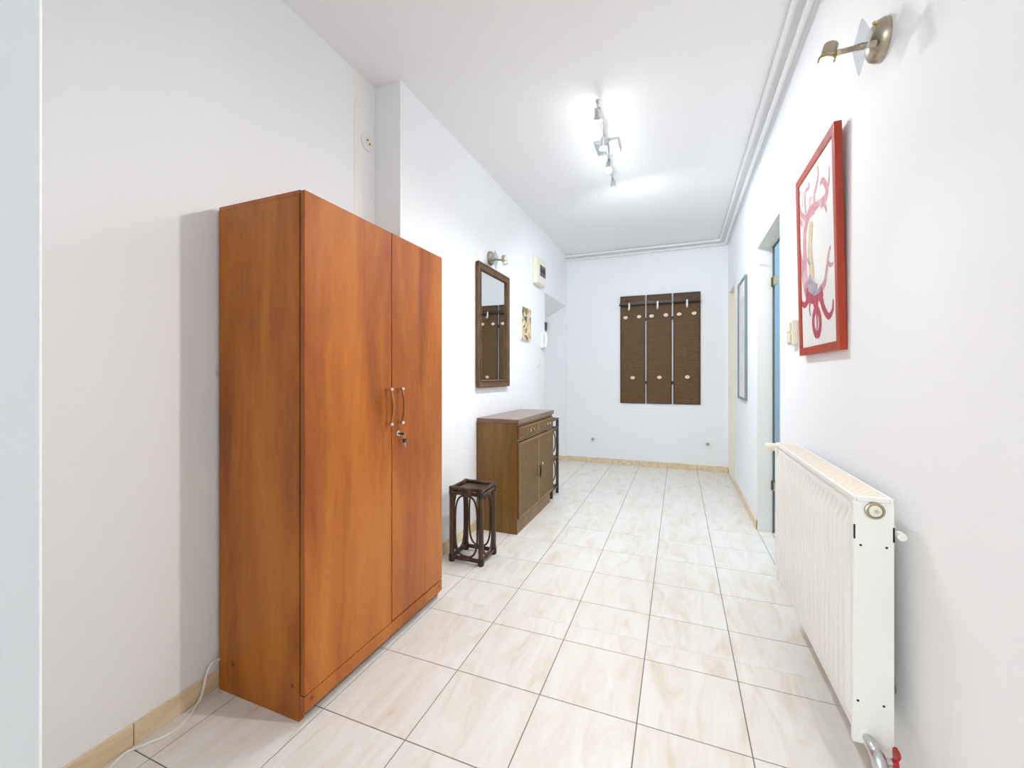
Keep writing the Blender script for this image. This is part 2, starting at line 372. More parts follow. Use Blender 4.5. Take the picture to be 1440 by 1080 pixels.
# right doorways
def doorway(name, D, lining, glassdoor):
    y0, y1, zt = D; x0, x1 = XR-.002, XR+TW; t = .016
    m = MB().box(x0, x1, y1-t, y1, 0, zt).box(x0, x1, y0, y0+t, 0, zt).box(x0, x1, y0, y1, zt-t, zt)
    d = struct(m.build(name, lining, bevel=.002, origin=((x0+x1)/2, (y0+y1)/2, 0)))
    g = MB(); e = .012
    g.box(x1, x1+.012, y1-t-e, y1-t, 0, zt-t).box(x1, x1+.012, y0+t, y0+t+e, 0, zt-t).box(x1, x1+.012, y0+t, y1-t, zt-t-e, zt-t)
    g.build('gasket', 'gasket', d)
    if glassdoor:
        MB().box(x1+.014, x1+.022, y0+.01, y1-.01, .01, zt-.01).build('pane', 'glass', d)
        for zc in (1.83, .35):
            hg = MB().box(x1-.004, x1+.013, y1-t-.115, y1-t-.002, zc-.03, zc+.03).build('hinge', 'brass', d, bevel=.002)
            MB().lathe((x1-.006, y1-t-.02, zc-.034), (0, 0, 1), [(0, .007), (.068, .007)], 12).build('pin', 'dark', hg)
    else:
        MB().box(x1+.012, x1+.05, y0+.01, y1-.01, .005, zt-.01).build('door_leaf', 'creamjamb', d, bevel=.002)
    return d
doorway('door_1', D1, 'jamb', True)
doorway('door_2', D2, 'creamjamb', False)
# small coat hook pair on the jamb of the near doorway
hk = thing('jamb_hook', on_y(1071, 371, D1[1]-.016), 'tiny white double hook high on the pale lining of the glass doorway', 'hook')
p = Vector(hk.location); m = MB().box(p.x-.018, p.x+.018, p.y-.004, p.y, p.z-.008, p.z+.008); m.build('plate', 'plastic', hk, bevel=.001)
for dx in (-.01, .01): MB().tube(catmull([(p.x+dx, p.y-.003, p.z), (p.x+dx, p.y-.018, p.z-.006), (p.x+dx, p.y-.022, p.z+.006)], 5), .003, 8).build('prong', 'plastic', hk, smooth=True)

# bathroom behind the glass door
BX0, BX1, BY0, BY1, BZ = XR+TW, 2.3, 2.0, 4.1, 2.6
struct(MB().box(BX0, BX1, BY0, BY1, -.1, 0).build('floor_bathroom', 'rearfloor'))
struct(MB().box(BX0, BX1, BY0, BY1, BZ, BZ+.1).build('ceiling_bathroom', 'ceil'))
wbth = struct(MB().box(BX0, BX1, BY1, BY1+.1, 0, BZ).build('wall_bathroom_back', 'bluegrout'))
struct(MB().box(BX1, BX1+.1, BY0, BY1+.1, 0, BZ).build('wall_bathroom_right', 'wall'))
struct(MB().box(BX0, BX1+.1, BY0-.1, BY0, 0, BZ).build('wall_bathroom_front', 'wall'))
proto = None
for i in range(5):
    for j in range(8):
        ctr = Vector((BX0+.02+.15+i*.303, BY1, .157+j*.303))
        if proto is None:
            proto = MB().box(ctr.x-.15, ctr.x+.15, BY1-.006, BY1, ctr.z-.15, ctr.z+.15).build('tile', 'bluetile', wbth, origin=ctr, bevel=.001, bseg=1)
        else:
            o = proto.copy(); COL.objects.link(o); o.location = ctr
bl = thing('bathroom_fill_lamp', (1.5, 3.2, BZ), 'added unseen round white lamp on the bathroom ceiling', 'lamp')  # lamp added out of view to light the bathroom
MB().lathe((1.5, 3.2, BZ), (0, 0, -1), [(0, .13), (.02, .13), (.03, .12)], 28).build('base', 'plastic', bl, smooth=True)
MB().lathe((1.5, 3.2, BZ-.03), (0, 0, -1), [(0, .115), (.03, .105), (.05, .07), (.058, .01)], 28).build('diffuser', 'bulbcool', bl, smooth=True)
def point(name, loc, e, col, r, parent=None):
    l = bpy.data.lights.new(name, 'POINT'); l.energy = e; l.color = col; l.shadow_soft_size = r
    o = bpy.data.objects.new(name, l); COL.objects.link(o)
    if parent: o.parent = parent; o.location = Vector(loc)-parent_world(parent)
    else: o.location = loc
    return o
point('bathroom_fill_light', (1.5, 3.2, BZ-.16), BATH_FILL_POWER, (.95, .98, 1), .08, bl)

# entrance door at the back of the recess
ed = struct(MB().box(NICHE[4]-.045, NICHE[4], NICHE[0]-.02, NICHE[1]+.02, 0, 2.02).build('door_3', 'plastic', bevel=.002))
p = on_y(765.3, 458, NICHE[1])
tag(MB().box(NICHE[4]+.001, NICHE[4]+.03, NICHE[1]-.055, NICHE[1]-.004, 1.765, 1.875).build('door_bolt_box', 'dark', origin=(NICHE[4]+.015, NICHE[1]-.03, 1.765), bevel=.004), 'small dark box at the top of the entrance recess beside the intercom', 'bolt')

# heating pipes under the ceiling
def heat_pipe(dx, z, r, label):
    x, y = XR-dx, YB-dx
    pts = [(x, -.6, z), (x, 2, z), (x, y-.06, z)] + [(x-.05+.05*math.cos(a), y-.05+.05*math.sin(a), z) for a in (.3, .78, 1.27)] + [(x-.06, y, z), (-.4, y, z), (XB, y, z)]
    return tag(MB().tube(pts, r, 14).build('heating_pipe', 'pipe', smooth=True, origin=(x, y, z)), label, 'pipe')
heat_pipe(.038, 2.700, .0135, 'lower white heating pipe running round the wall top nearest the wall')
heat_pipe(.086, 2.737, .0135, 'upper white heating pipe running round the room just under the ceiling')
# ------------------------------------------------------------------ wardrobe
WX0, WX1, WY0, WY1, WZ = -1.565, -1.145, 1.027, 1.889, 1.766
SEAM = 1.479
wr = thing('wardrobe', ((WX0+WX1)/2, (WY0+WY1)/2, 0), 'tall orange cherry wood wardrobe with two doors against the left wall', 'wardrobe')
XF = WX1-.024                                            # carcass front
def wp(name, mat, *b, par=wr, bevel=.0012): return MB().box(*b).build(name, mat, par, bevel=bevel)
sp_ = wp('side_panel', 'cherrydark', WX0, XF, WY0, WY0+.018, 0, WZ-.017)
wp('side_panel', 'cherrydark', WX0, XF, WY1-.018, WY1, 0, WZ-.017)
wp('top_panel', 'cherry', WX0, XF+.004, WY0, WY1, WZ-.017, WZ)
wp('back_panel', 'cherrydark', WX0, WX0+.006, WY0+.019, WY1-.019, .03, WZ-.018)
wp('door_gap_shade', 'gapshade', XF-.02, XF, WY0+.019, WY1-.019, .09, WZ-.018)  # dark sheet standing for the shade between the doors
wp('toe_shade', 'gapshade', XF-.05, XF-.02, WY0+.019, WY1-.019, 0, .035)  # dark strip standing for the shade under the plinth
pl = wp('plinth', 'cherry', XF, WX1, WY0+.001, WY1, .034, .087)
dl = wp('door', 'cherry', XF+.005, WX1, WY0+.001, SEAM-.0024, .0905, WZ-.003)
dr = wp('door', 'cherry', XF+.006, WX1, SEAM+.0024, WY1, .0935, WZ-.003)
for x, z in ((-1.491, .109), (-1.20, .112)):
    MB().lathe((x, WY0, z), (0, -1, 0), [(0, .007), (.0015, .0065)], 14).build('screw_cap', 'cap', sp_)
for y in (WY0+.03, WY1-.03): MB().lathe((WX1, y, .066), (1, 0, 0), [(0, .007), (.0015, .0065)], 14).build('screw_cap', 'cap', pl)
for d, y in ((dl, 1.445), (dr, 1.520)):
    zt, zb = 1.092, .945
    path = [(WX1+.022+.014*math.sin(math.pi*k/14), y, zb+(zt-zb)*k/14) for k in range(15)]
    h = MB()
    for a, b in zip(path[:-1], path[1:]): pass
    n = len(path); vs_ = []
    for (x, yy, z) in path: vs_ += [(x-.004, yy-.006, z), (x+.004, yy-.006, z), (x+.004, yy+.006, z), (x-.004, yy+.006, z)]
    fs = [(0, 1, 2, 3), tuple(4*(n-1)+k for k in (3, 2, 1, 0))] + [(4*i+k, 4*i+(k+1) % 4, 4*i+4+(k+1) % 4, 4*i+4+k) for i in range(n-1) for k in range(4)]
    hb = h.add(vs_, fs).build('handle', 'bowwood', d, bevel=.0015); hb['label'] = 'bowed wood bar handle with chrome ends'
    # chrome ends go with the door as well
    for z in (zt, zb): MB().box(WX1, WX1+.032, y-.0085, y+.0085, z-.007, z+.007).build('handle_end', 'chrome', d, bevel=.004)
lp = Vector((WX1, 1.524, .895))
MB().lathe(lp, (1, 0, 0), [(0, .013), (.002, .013), (.004, .010), (.004, .006)], 22).build('lock', 'chrome', dr, smooth=True)
kb = MB().box(lp.x+.004, lp.x+.03, lp.y-.001, lp.y+.001, lp.z-.004, lp.z+.004).build('key', 'black', dr)
key = thing('hanging_key', (lp.x+.018, lp.y+.012, lp.z-.05), 'small black-headed key dangling from the wardrobe lock', 'key')
MB().tube([(lp.x+.024, lp.y+.010+.008*math.cos(a), lp.z-.012+.010*math.sin(a)) for a in [k*math.pi/8 for k in range(16)]], .0009, 6, closed=True).build('ring', 'chrome', key, smooth=True)
MB().prism([(lp.x+.018, lp.y+.014+.012*math.cos(a), lp.z-.031+.012*math.sin(a)) for a in [math.pi/8+k*math.pi/4 for k in range(8)]], (.005, 0, 0)).build('head', 'black', key, bevel=.001)
MB().prism([(lp.x+.019, lp.y+.016, lp.z-.042), (lp.x+.019, lp.y+.022, lp.z-.042), (lp.x+.019, lp.y+.029, lp.z-.062), (lp.x+.019, lp.y+.025, lp.z-.064)], (.002, 0, 0)).build('blade', 'steel', key)

# white cable lying by the wardrobe
def z4(x, y): return 60+x*.27778, 880+y*.27778
pa = [on_x(*z4(900, 168), XA+.017)] + [on_x(*z4(x, y), XA+.02) for x, y in ((868, 182), (846, 206), (828, 252))] + [on_x(*z4(816, 310), XA+.025)]
pb = [on_z(*z4(x, y), .0045) for x, y in ((776, 408), (722, 482), (640, 548), (540, 592), (440, 632), (390, 668), (340, 718), (290, 770))]
mid = [on_z(*z4(802, 358), .02)]
tag(MB().tube(catmull(pa+mid+pb, 8), .0042, 10).build('power_cable', 'cable', smooth=True, origin=tuple(pb[2])), 'thick white cable rising off the floor and looping behind the wardrobe', 'cable')
pc = [on_z(*z4(x, y), .0035) for x, y in ((892, 316), (860, 340), (826, 362), (796, 386), (735, 436), (716, 452))]
pc = [Vector((max(p.x, XA+.014), p.y, p.z)) for p in pc]
tag(MB().tube(catmull(pc, 6), .0026, 8).build('thin_cable', 'cable', smooth=True, origin=tuple(pc[3])), 'thin white cable lying flat along the tiled skirting near the wardrobe', 'cable')
# screw in the wall beside the wardrobe
p = on_x(304.3, 524.6, XA)
tag(MB().lathe((XA, p.y, p.z), (1, 0, 0), [(0, .003), (.014, .003), (.014, .007), (.018, .006), (.019, .001)], 12).build('wall_screw', 'steel', smooth=True, origin=(XA, p.y, p.z)), 'little grey screw head in the wall right beside the wardrobe edge', 'screw')

# ------------------------------------------------------------------ rattan helpers
def oval(c, ua, ub, ra, rb, n=44, e=3.2):
    """superellipse ring in plane spanned by ua, ub"""
    c, ua, ub = Vector(c), Vector(ua), Vector(ub); out = []
    for k in range(n):
        a = 2*math.pi*k/n; ca, sa = math.cos(a), math.sin(a)
        out.append(c+ua*ra*math.copysign(abs(ca)**(2/e), ca)+ub*rb*math.copysign(abs(sa)**(2/e), sa))
    return out
# plant stool
SX0, SX1, SY0, SY1, SZ = -1.308, -1.108, 2.275, 2.462, .452
st = thing('rattan_stool', ((SX0+SX1)/2, (SY0+SY1)/2, 0), 'low dark rattan plant stool with oval hoops beside the wardrobe', 'stool')
for x in (SX0, SX1):
    for y in (SY0, SY1):
        l = MB().tube([(x, y, 0), (x, y, .2), (x, y, SZ)], .0155, 14).build('leg', 'rattan', st, smooth=True)
        MB().lathe((x, y, .001), (0, 0, 1), [(0, .0165), (.005, .019), (.04, .019), (.045, .0165)], 14).build('binding', 'bind', l, smooth=True)
        MB().lathe((x, y, SZ-.045), (0, 0, 1), [(0, .0165), (.005, .018), (.03, .018), (.035, .0165)], 14).build('binding', 'bind', l, smooth=True)
for z, nm in ((.026, 'lower_rail'), (SZ-.026, 'upper_rail')):
    for y in (SY0, SY1): MB().tube([(SX0, y, z), (SX1, y, z)], .0125, 12).build(nm, 'rattan', st, smooth=True)
    for x in (SX0, SX1): MB().tube([(x, SY0, z), (x, SY1, z)], .0125, 12).build(nm, 'rattan', st, smooth=True)
for (a, b) in (((SX0-.014, SY0), (SX1+.014, SY0)), ((SX0-.014, SY1), (SX1+.014, SY1)), ((SX0, SY0-.014), (SX0, SY1+.014)), ((SX1, SY0-.014), (SX1, SY1+.014))):
    MB().tube([(*a, SZ+.001), (*b, SZ+.001)], .012, 12).build('top_rail', 'rattan', st, smooth=True)
MB().box(SX0+.008, SX1-.008, SY0+.008, SY1-.008, SZ-.014, SZ-.006).build('tray', 'canerail', st)
hz = (.040+SZ-.040)/2; hb_ = (SZ-.080)/2-.001
for y in (SY0, SY1): MB().tube(oval(((SX0+SX1)/2, y, hz), (1, 0, 0), (0, 0, 1), .076, hb_), .0062, 8, closed=True).build('hoop', 'rattan', st, smooth=True)
for x in (SX0, SX1): MB().tube(oval((x, (SY0+SY1)/2, hz), (0, 1, 0), (0, 0, 1), .070, hb_), .0062, 8, closed=True).build('hoop', 'rattan', st, smooth=True)

# ------------------------------------------------------------------ rattan cabinet
CX0, CX1, CY0, CY1, CZ = -1.40, -1.082, 2.812, 3.700, .832
cb = thing('rattan_cabinet', ((CX0+CX1)/2, (CY0+CY1)/2, 0), 'brown wooden sideboard with woven doors and two drawers under the mirror', 'sideboard')
def cp(name, mat, *b, par=cb, bevel=.0015): return MB().box(*b).build(name, mat, par, bevel=bevel)
cp('side_panel', 'cab', CX0, CX1, CY0, CY0+.018, 0, .798)
cp('side_panel', 'cab', CX0, CX1, CY1-.018, CY1, .085, .798)
cp('back_panel', 'cab', CX0, CX0+.008, CY0+.019, CY1-.019, .02, .797)
cp('bottom_panel', 'cab', CX0+.01, CX1, CY0+.019, CY1-.019, .085, .103)
cp('inner_gap_shade', 'gapshade', CX1-.03, CX1-.012, CY0+.019, CY1-.019, .104, .797)  # dark sheet that gives the door and drawer gaps their shade
cp('top', 'cabtop', CX0, CX1+.016, CY0-.004, CY1+.022, .799, CZ, bevel=.003)
cp('plinth', 'cab', CX1-.018, CX1-.001, CY0+.019, CY1-.05, 0, .083)
cp('divider_rail', 'cab', CX1-.011, CX1+.004, CY0+.001, CY1-.001, .668, .684)
cp('top_rail', 'cab', CX1-.011, CX1+.004, CY0+.001, CY1-.001, .780, .797)
MID = (CY0+CY1)/2+.01
XD = CX1+.018
for (a, b) in ((CY0+.006, MID-.004), (MID+.004, CY1-.004)):
    dwr = cp('drawer', 'cab', CX1, XD-.002, a, b, .690, .776, bevel=.004)
    cp('panel', 'cabweave', XD-.0025, XD+.001, a+.022, b-.022, .702, .764, par=dwr, bevel=.001)
    yc = (a+b)/2
    for dy in (-.036, .036):
        MB().lathe((XD+.001, yc+dy, .733), (1, 0, 0), [(0, .011), (.003, .011), (.005, .006), (.016, .006), (.02, .011), (.025, .010), (.027, .003)], 16).build('knob', 'brass', dwr, smooth=True)
    MB().tube(catmull([(XD+.02, yc-.036, .733), (XD+.026, yc, .726), (XD+.02, yc+.036, .733)], 8), .0042, 8).build('pull', 'rattan', dwr, smooth=True)
for k, (a, b) in enumerate(((CY0+.004, MID-.002), (MID+.002, CY1-.002))):
    z0, z1 = .112, .664; fw = .02
    m = MB().box(CX1+.001, XD, a, a+fw, z0, z1).box(CX1+.001, XD, b-fw, b, z0, z1).box(CX1+.001, XD, a+fw, b-fw, z0, z0+fw).box(CX1+.001, XD, a+fw, b-fw, z1-fw, z1)
    d = m.build('door', 'cab', cb, bevel=.003)
    cp('woven_panel', 'cabweave', CX1+.001, XD-.003, a+fw+.0005, b-fw-.0005, z0+fw+.0005, z1-fw-.0005, par=d, bevel=0)
    yh = b-.012 if k == 0 else a+.1
    if k == 0:
        for z in (.335, .412): MB().lathe((XD, yh, z), (1, 0, 0), [(0, .009), (.003, .009), (.006, .005), (.022, .005), (.026, .009), (.03, .004)], 14).build('handle_post', 'brass', d, smooth=True)
        MB().tube([(XD+.022, yh, .325), (XD+.022, yh, .422)], .0085, 12).build('handle', 'rattan', d, smooth=True)
    else:
        MB().lathe((XD-.003, yh, .412), (1, 0, 0), [(0, .013), (.005, .013), (.009, .010), (.009, .006)], 18).build('lock', 'brass', d, smooth=True)

# tall rattan stand beyond the cabinet
TX0_, TX1_, TY0_, TY1_, TZ = -1.385, -1.105, 3.765, 3.975, .735
sd = thing('rattan_stand', ((TX0_+TX1_)/2, (TY0_+TY1_)/2, 0), 'tall slim dark rattan stand with hoops standing beyond the woven sideboard', 'stand')
for x in (TX0_, TX1_):
    for y in (TY0_, TY1_): MB().tube([(x, y, 0), (x, y, .4), (x, y, TZ)], .0145, 12).build('leg', 'rattan', sd, smooth=True)
levels = (.07, .355, .64)
for i, z in enumerate(levels):
    for y in (TY0_, TY1_): MB().tube([(TX0_, y, z), (TX1_, y, z)], .011, 10).build('rail', 'rattan', sd, smooth=True)
    for x in (TX0_, TX1_): MB().tube([(x, TY0_, z), (x, TY1_, z)], .011, 10).build('rail', 'rattan', sd, smooth=True)
    MB().box(TX0_+.008, TX1_-.008, TY0_+.008, TY1_-.008, z-.003, z+.004).build('shelf', 'canerail', sd)
for y in (TY0_, TY1_): MB().tube([(TX0_, y, TZ-.01), (TX1_, y, TZ-.01)], .012, 10).build('top_rail', 'rattan', sd, smooth=True)
for x in (TX0_, TX1_): MB().tube([(x, TY0_, TZ-.01), (x, TY1_, TZ-.01)], .012, 10).build('top_rail', 'rattan', sd, smooth=True)
for z0, z1 in ((.083, .342), (.368, .627)):
    for x in (TX0_, TX1_): MB().tube(oval((x, (TY0_+TY1_)/2, (z0+z1)/2), (0, 1, 0), (0, 0, 1), .084, (z1-z0)/2-.004), .006, 8, closed=True).build('hoop', 'rattan', sd, smooth=True)
    for y in (TY0_, TY1_): MB().tube(oval(((TX0_+TX1_)/2, y, (z0+z1)/2), (1, 0, 0), (0, 0, 1), .118, (z1-z0)/2-.004), .006, 8, closed=True).build('hoop', 'rattan', sd, smooth=True)

# ------------------------------------------------------------------ coat rack on the end wall
cr = thing('coat_rack', (-.22, YB, .795), 'dark woven cane coat rack of three tall panels on the end wall', 'coat rack')
PANS = [(-.698, -.390), (-.375, -.078), (-.061, .246)]
ZP0, ZP1, YF = .796, 2.165, YB-.02
def disc_hook(x, z, par):
    h = MB().lathe((x, YF, z), (0, -1, 0), [(0, .010), (.012, .009), (.014, .012), (.02, .012)], 14).build('hook', 'ivory', par, smooth=True)
    pts = [(x+.028*math.cos(a), YF-.021, z-.004+.024*math.sin(a)) for a in [math.radians(d) for d in range(-8, 189, 14)]] + [(x-.012, YF-.021, z-.022), (x+.012, YF-.021, z-.022)]
    MB().prism(pts, (0, -.008, 0)).build('shell', 'ivory', h, bevel=.003)
for k, (a, b) in enumerate(PANS):
    pan = MB().box(a+.012, b-.012, YF+.005, YB-.004, ZP0+.012, ZP1-.012).build('panel', 'cane', cr)
    fr = MB()
    for (p, q, r, s) in ((a, a+.013, ZP0, ZP1), (b-.013, b, ZP0, ZP1), (a+.013, b-.013, ZP0, ZP0+.013), (a+.013, b-.013, ZP1-.013, ZP1)): fr.box(p, q, YF, YB-.001, r, s)
    fr.build('rail_frame', 'canerail', pan, bevel=.003)
    MB().box(a-.008 if k == 0 else a, b, YF-.058, YF-.001, 2.040, 2.054).build('ledge', 'canerail', pan, bevel=.003)
    MB().box(a+.002, b-.002, YF-.058, YF-.046, 2.0545, 2.078).build('ledge_rail', 'canerail', pan, bevel=.002)
    cxm = (a+b)/2
    ux = [on_y(u, v, YF) for u, v in (((885.5, 432), (880, 447), (899, 445.5), (890, 531)), ((925, 429), (916.5, 444.6), (936.5, 443.2), (927.5, 530.5)), ((966, 426), (955, 442), (976, 440.6), (966.5, 530)))[k]]
    x, z = ux[0].x, 2.025
    MB().tube(catmull([(x, YF-.05, z+.04), (x, YF-.056, z+.01), (x, YF-.058, z-.03), (x, YF-.075, z-.05), (x, YF-.092, z-.036)], 6), [.011]*12+[.010]*13, 10).build('hook', 'plastic', pan, smooth=True)
    for q in ux[1:]: disc_hook(q.x, q.z, pan)
for x in (-.382, -.069):
    for z in (1.86, 1.06): MB().box(x-.009, x+.009, YF+.004, YF+.016, z-.02, z+.02).build('link', 'canerail', cr, bevel=.003)

# ------------------------------------------------------------------ left wall: mirror, painting, boxes
my0, my1, mz0, mz1, mx = 2.80, 3.41, 1.062, 2.004, XB
mi = thing('wall_mirror', (mx, (my0+my1)/2, mz0), 'tall mirror in a carved brown rope-edged frame on the left wall', 'mirror')
MB().box(mx+.008, mx+.013, my0+.03, my1-.03, mz0+.03, mz1-.03).build('mirror_glass', 'mirror', mi)
fw, d0, d1 = .05, .002, .03
def frame_mesh(y0, y1, z0, z1, fw, xa, xb, xin):
    """mitred frame: outer depth xb, inner lip xin"""
    m = MB(); o = [(y0, z0), (y1, z0), (y1, z1), (y0, z1)]; i = [(y0+fw, z0+fw), (y1-fw, z0+fw), (y1-fw, z1-fw), (y0+fw, z1-fw)]
    v = [(xa, *p) for p in o]+[(xb, *p) for p in o]+[(xin, *p) for p in i]+[(xa, *p) for p in i]; f = []
    for k in range(4):
        n = (k+1) % 4; f += [(k, n, 4+n, 4+k), (4+k, 4+n, 8+n, 8+k), (8+k, 8+n, 12+n, 12+k), (12+k, 12+n, n, k)]
    return m.add(v, f)
fr = frame_mesh(my0, my1, mz0, mz1, fw, mx+d0, mx+d1, mx+.022).build('frame', 'ropeframe', mi, bevel=.004)
def rope(p, q, name):
    p, q = Vector(p), Vector(q); L = (q-p).length; n = int(L/.012)*4; R = []
    for k in range(n+1): R.append(.0055+.0018*math.sin(k*math.pi/2))
    return MB().tube([p+(q-p)*k/n for k in range(n+1)], R, 8).build(name, 'ropeframe', fr, smooth=True)
xm = mx+.024
e = fw-.004
for (p, q) in (((my0+e, mz0+e), (my0+e, mz1-e)), ((my1-e, mz0+e), (my1-e, mz1-e)), ((my0+e, mz0+e), (my1-e, mz0+e)), ((my0+e, mz1-e), (my1-e, mz1-e))): rope((xm, *p), (xm, *q), 'rope_bead')
for (p, q) in (((my0+.004, mz0+.004), (my0+.004, mz1-.004)), ((my1-.004, mz0+.004), (my1-.004, mz1-.004)), ((my0+.004, mz0+.004), (my1-.004, mz0+.004)), ((my0+.004, mz1-.004), (my1-.004, mz1-.004))):
    MB().tube([(mx+.022, *p), (mx+.022, *q)], .010, 10).build('outer_bead', 'ropeframe', fr, smooth=True)

pn = thing('abstract_painting', (XB, 3.87, 1.495), 'small unframed abstract canvas in ochre, brown and blue beyond the mirror', 'painting')
MB().box(XB+.001, XB+.02, 3.745, 4.005, 1.497, 1.815).build('canvas', 'paper', pn, bevel=.001)
MB().box(XB+.0202, XB+.0212, 3.7455, 4.0045, 1.4975, 1.8145).build('painted_face', 'abstract', pn)

fb = thing('fuse_box', (XB, 4.27, 2.115), 'cream plastic fuse box with a dark window high above the entrance', 'fuse box')
fy0, fy1, fz0, fz1 = 4.12, 4.42, 2.112, 2.395
MB().box(XB, XB+.045, fy0, fy1, fz0, fz1).build('housing', 'cream', fb, bevel=.008)
MB().box(XB+.045, XB+.052, fy0+.012, fy1-.012, fz0+.012, fz1-.012).build('cover', 'cream', fb, bevel=.005)
MB().box(XB+.052, XB+.058, fy0+.09, fy1-.03, fz0+.095, fz0+.21).build('window', 'dark', fb, bevel=.004)
for k in range(4): MB().box(XB+.058, XB+.061, fy0+.105+.042*k, fy0+.128+.042*k, fz0+.13, fz0+.175).build('breaker', 'black', fb, bevel=.001)

ic = thing('intercom', (XB, 4.44, 1.45), 'white wall intercom handset at the edge of the entrance recess', 'intercom')
MB().box(XB, XB+.03, 4.385, 4.515, 1.455, 1.625).build('base', 'plastic', ic, bevel=.006)
MB().tube(catmull([(XB+.042, 4.415, 1.462), (XB+.052, 4.415, 1.50), (XB+.054, 4.415, 1.54), (XB+.052, 4.415, 1.58), (XB+.042, 4.415, 1.622)], 5), .018, 12).build('handset', 'plastic', ic, smooth=True)
for k in range(3): MB().box(XB+.03, XB+.033, 4.455, 4.495, 1.475+.03*k, 1.492+.03*k).build('button', 'steel', ic, bevel=.001)

def wall_switch(x, sgn, y0, y1, z0, z1, label):
    s = thing('light_switch', (x, (y0+y1)/2, z0), label, 'switch')
    a, b = sorted((x, x+sgn*.01)); MB().box(a, b, y0, y1, z0, z1).build('plate', 'plastic', s, bevel=.003)
    a, b = sorted((x+sgn*.01, x+sgn*.016)); MB().box(a, b, y0+.014, y1-.014, z0+.014, z1-.014).build('rocker', 'plastic', s, bevel=.003)
wall_switch(XB, 1, 4.262, 4.342, 1.245, 1.335, 'small white light switch under the intercom near the entrance')
sw = on_x(1113, 468, XR-.02)
s = thing('double_switch', (XR, sw.y, sw.z-.06), 'cream double switch box beside the red-framed picture', 'switch')
MB().box(XR-.028, XR, sw.y-.045, sw.y+.045, sw.z-.062, sw.z+.062).build('housing', 'cream', s, bevel=.006)
for k in (0, 1): MB().box(XR-.036, XR-.028, sw.y-.034, sw.y+.034, sw.z-.05+.052*k, sw.z-.004+.052*k).build('rocker', 'cream', s, bevel=.004)

def socket_back(u, v, label):
    p = on_y(u, v, YB); s = thing('wall_socket', (p.x, YB, p.z-.04), label, 'socket')
    MB().box(p.x-.043, p.x+.043, YB-.016, YB, p.z-.041, p.z+.041).build('plate', 'plastic', s, bevel=.004)
    MB().lathe((p.x, YB-.016, p.z), (0, -1, 0), [(0, .029), (.003, .029), (.004, .025)], 24).build('rim', 'plastic', s, smooth=True)
    MB().lathe((p.x, YB-.0202, p.z), (0, -1, 0), [(0, .022), (.0006, .022)], 24).build('well', 'socketgrey', s)
    for dx in (-.0095, .0095): MB().lathe((p.x+dx, YB-.021, p.z), (0, -1, 0), [(0, .004), (.0006, .004)], 10).build('pin_hole', 'hole', s)
socket_back(834, 617.5, 'white wall socket on the end wall nearer the entrance recess')
socket_back(995, 624.5, 'white wall socket on the end wall below the coat rack near the corner')
p = on_x(516, 200.5, XA)
s = thing('round_socket', (XA, p.y, p.z-.05), 'round white socket high on the wall above the wardrobe', 'socket')
MB().lathe((XA, p.y, p.z), (1, 0, 0), [(0, .049), (.008, .049), (.012, .042), (.012, .028), (.011, .026)], 32).build('plate', 'plastic', s, smooth=True)
MB().lathe((XA+.0112, p.y, p.z), (1, 0, 0), [(0, .024), (.001, .024)], 26).build('well', 'cream', s)
for dy, dz in ((-.008, .008), (.008, -.008)): MB().lathe((XA+.0123, p.y+dy, p.z+dz), (1, 0, 0), [(0, .0048), (.0008, .0048)], 12).build('pin_hole', 'hole', s)

# ------------------------------------------------------------------ right wall pictures
def ribbon(m, pts, w, x, w_end=None):
    P = catmull(pts, 7); n = len(P); k0 = len(m.v)
    for i, p in enumerate(P):
        t = (P[min(i+1, n-1)]-P[max(i-1, 0)]).normalized(); nr = Vector((0, -t.z, t.y)); u = i/(n-1)
        ww = w*(1-u)+(w if w_end is None else w_end)*u
        for sg in (-1, 1): q = p+nr*ww*sg; m.v.append(Vector((x, q.y, q.z)))
    for i in range(n-1): m.f.append((k0+2*i, k0+2*i+1, k0+2*i+3, k0+2*i+2))
py0, py1, pz0, pz1 = 1.775, 2.29, 1.240, 2.040
pic = thing('red_framed_picture', (XR, (py0+py1)/2, pz0), 'red wood framed watercolour of a curling crimson shape above the radiator', 'picture')
xo, xi = XR-.001, XR-.025
frame_mesh(py0, py1, pz0, pz1, .034, xo, xi, xi+.002).build('frame', 'redframe', pic, bevel=.0015)
XP = XR-.018
MB().box(XP, XR-.004, py0+.02, py1-.02, pz0+.02, pz1-.02).build('paper', 'paper', pic)
def za(x, y):                        # picture crop -> point on the picture plane
    return on_x(1090+x*.342857, 150+y*.342593, XP-.009)
def stroke(name, mat, lst, off):
    m = MB()
    for j, (pts, w0, w1) in enumerate(lst): w0, w1 = w0*1.5, w1*1.5; ribbon(m, [za(*q) for q in pts], w0, XP-off-.00003*j, w1)
    m.build(name, mat, pic)
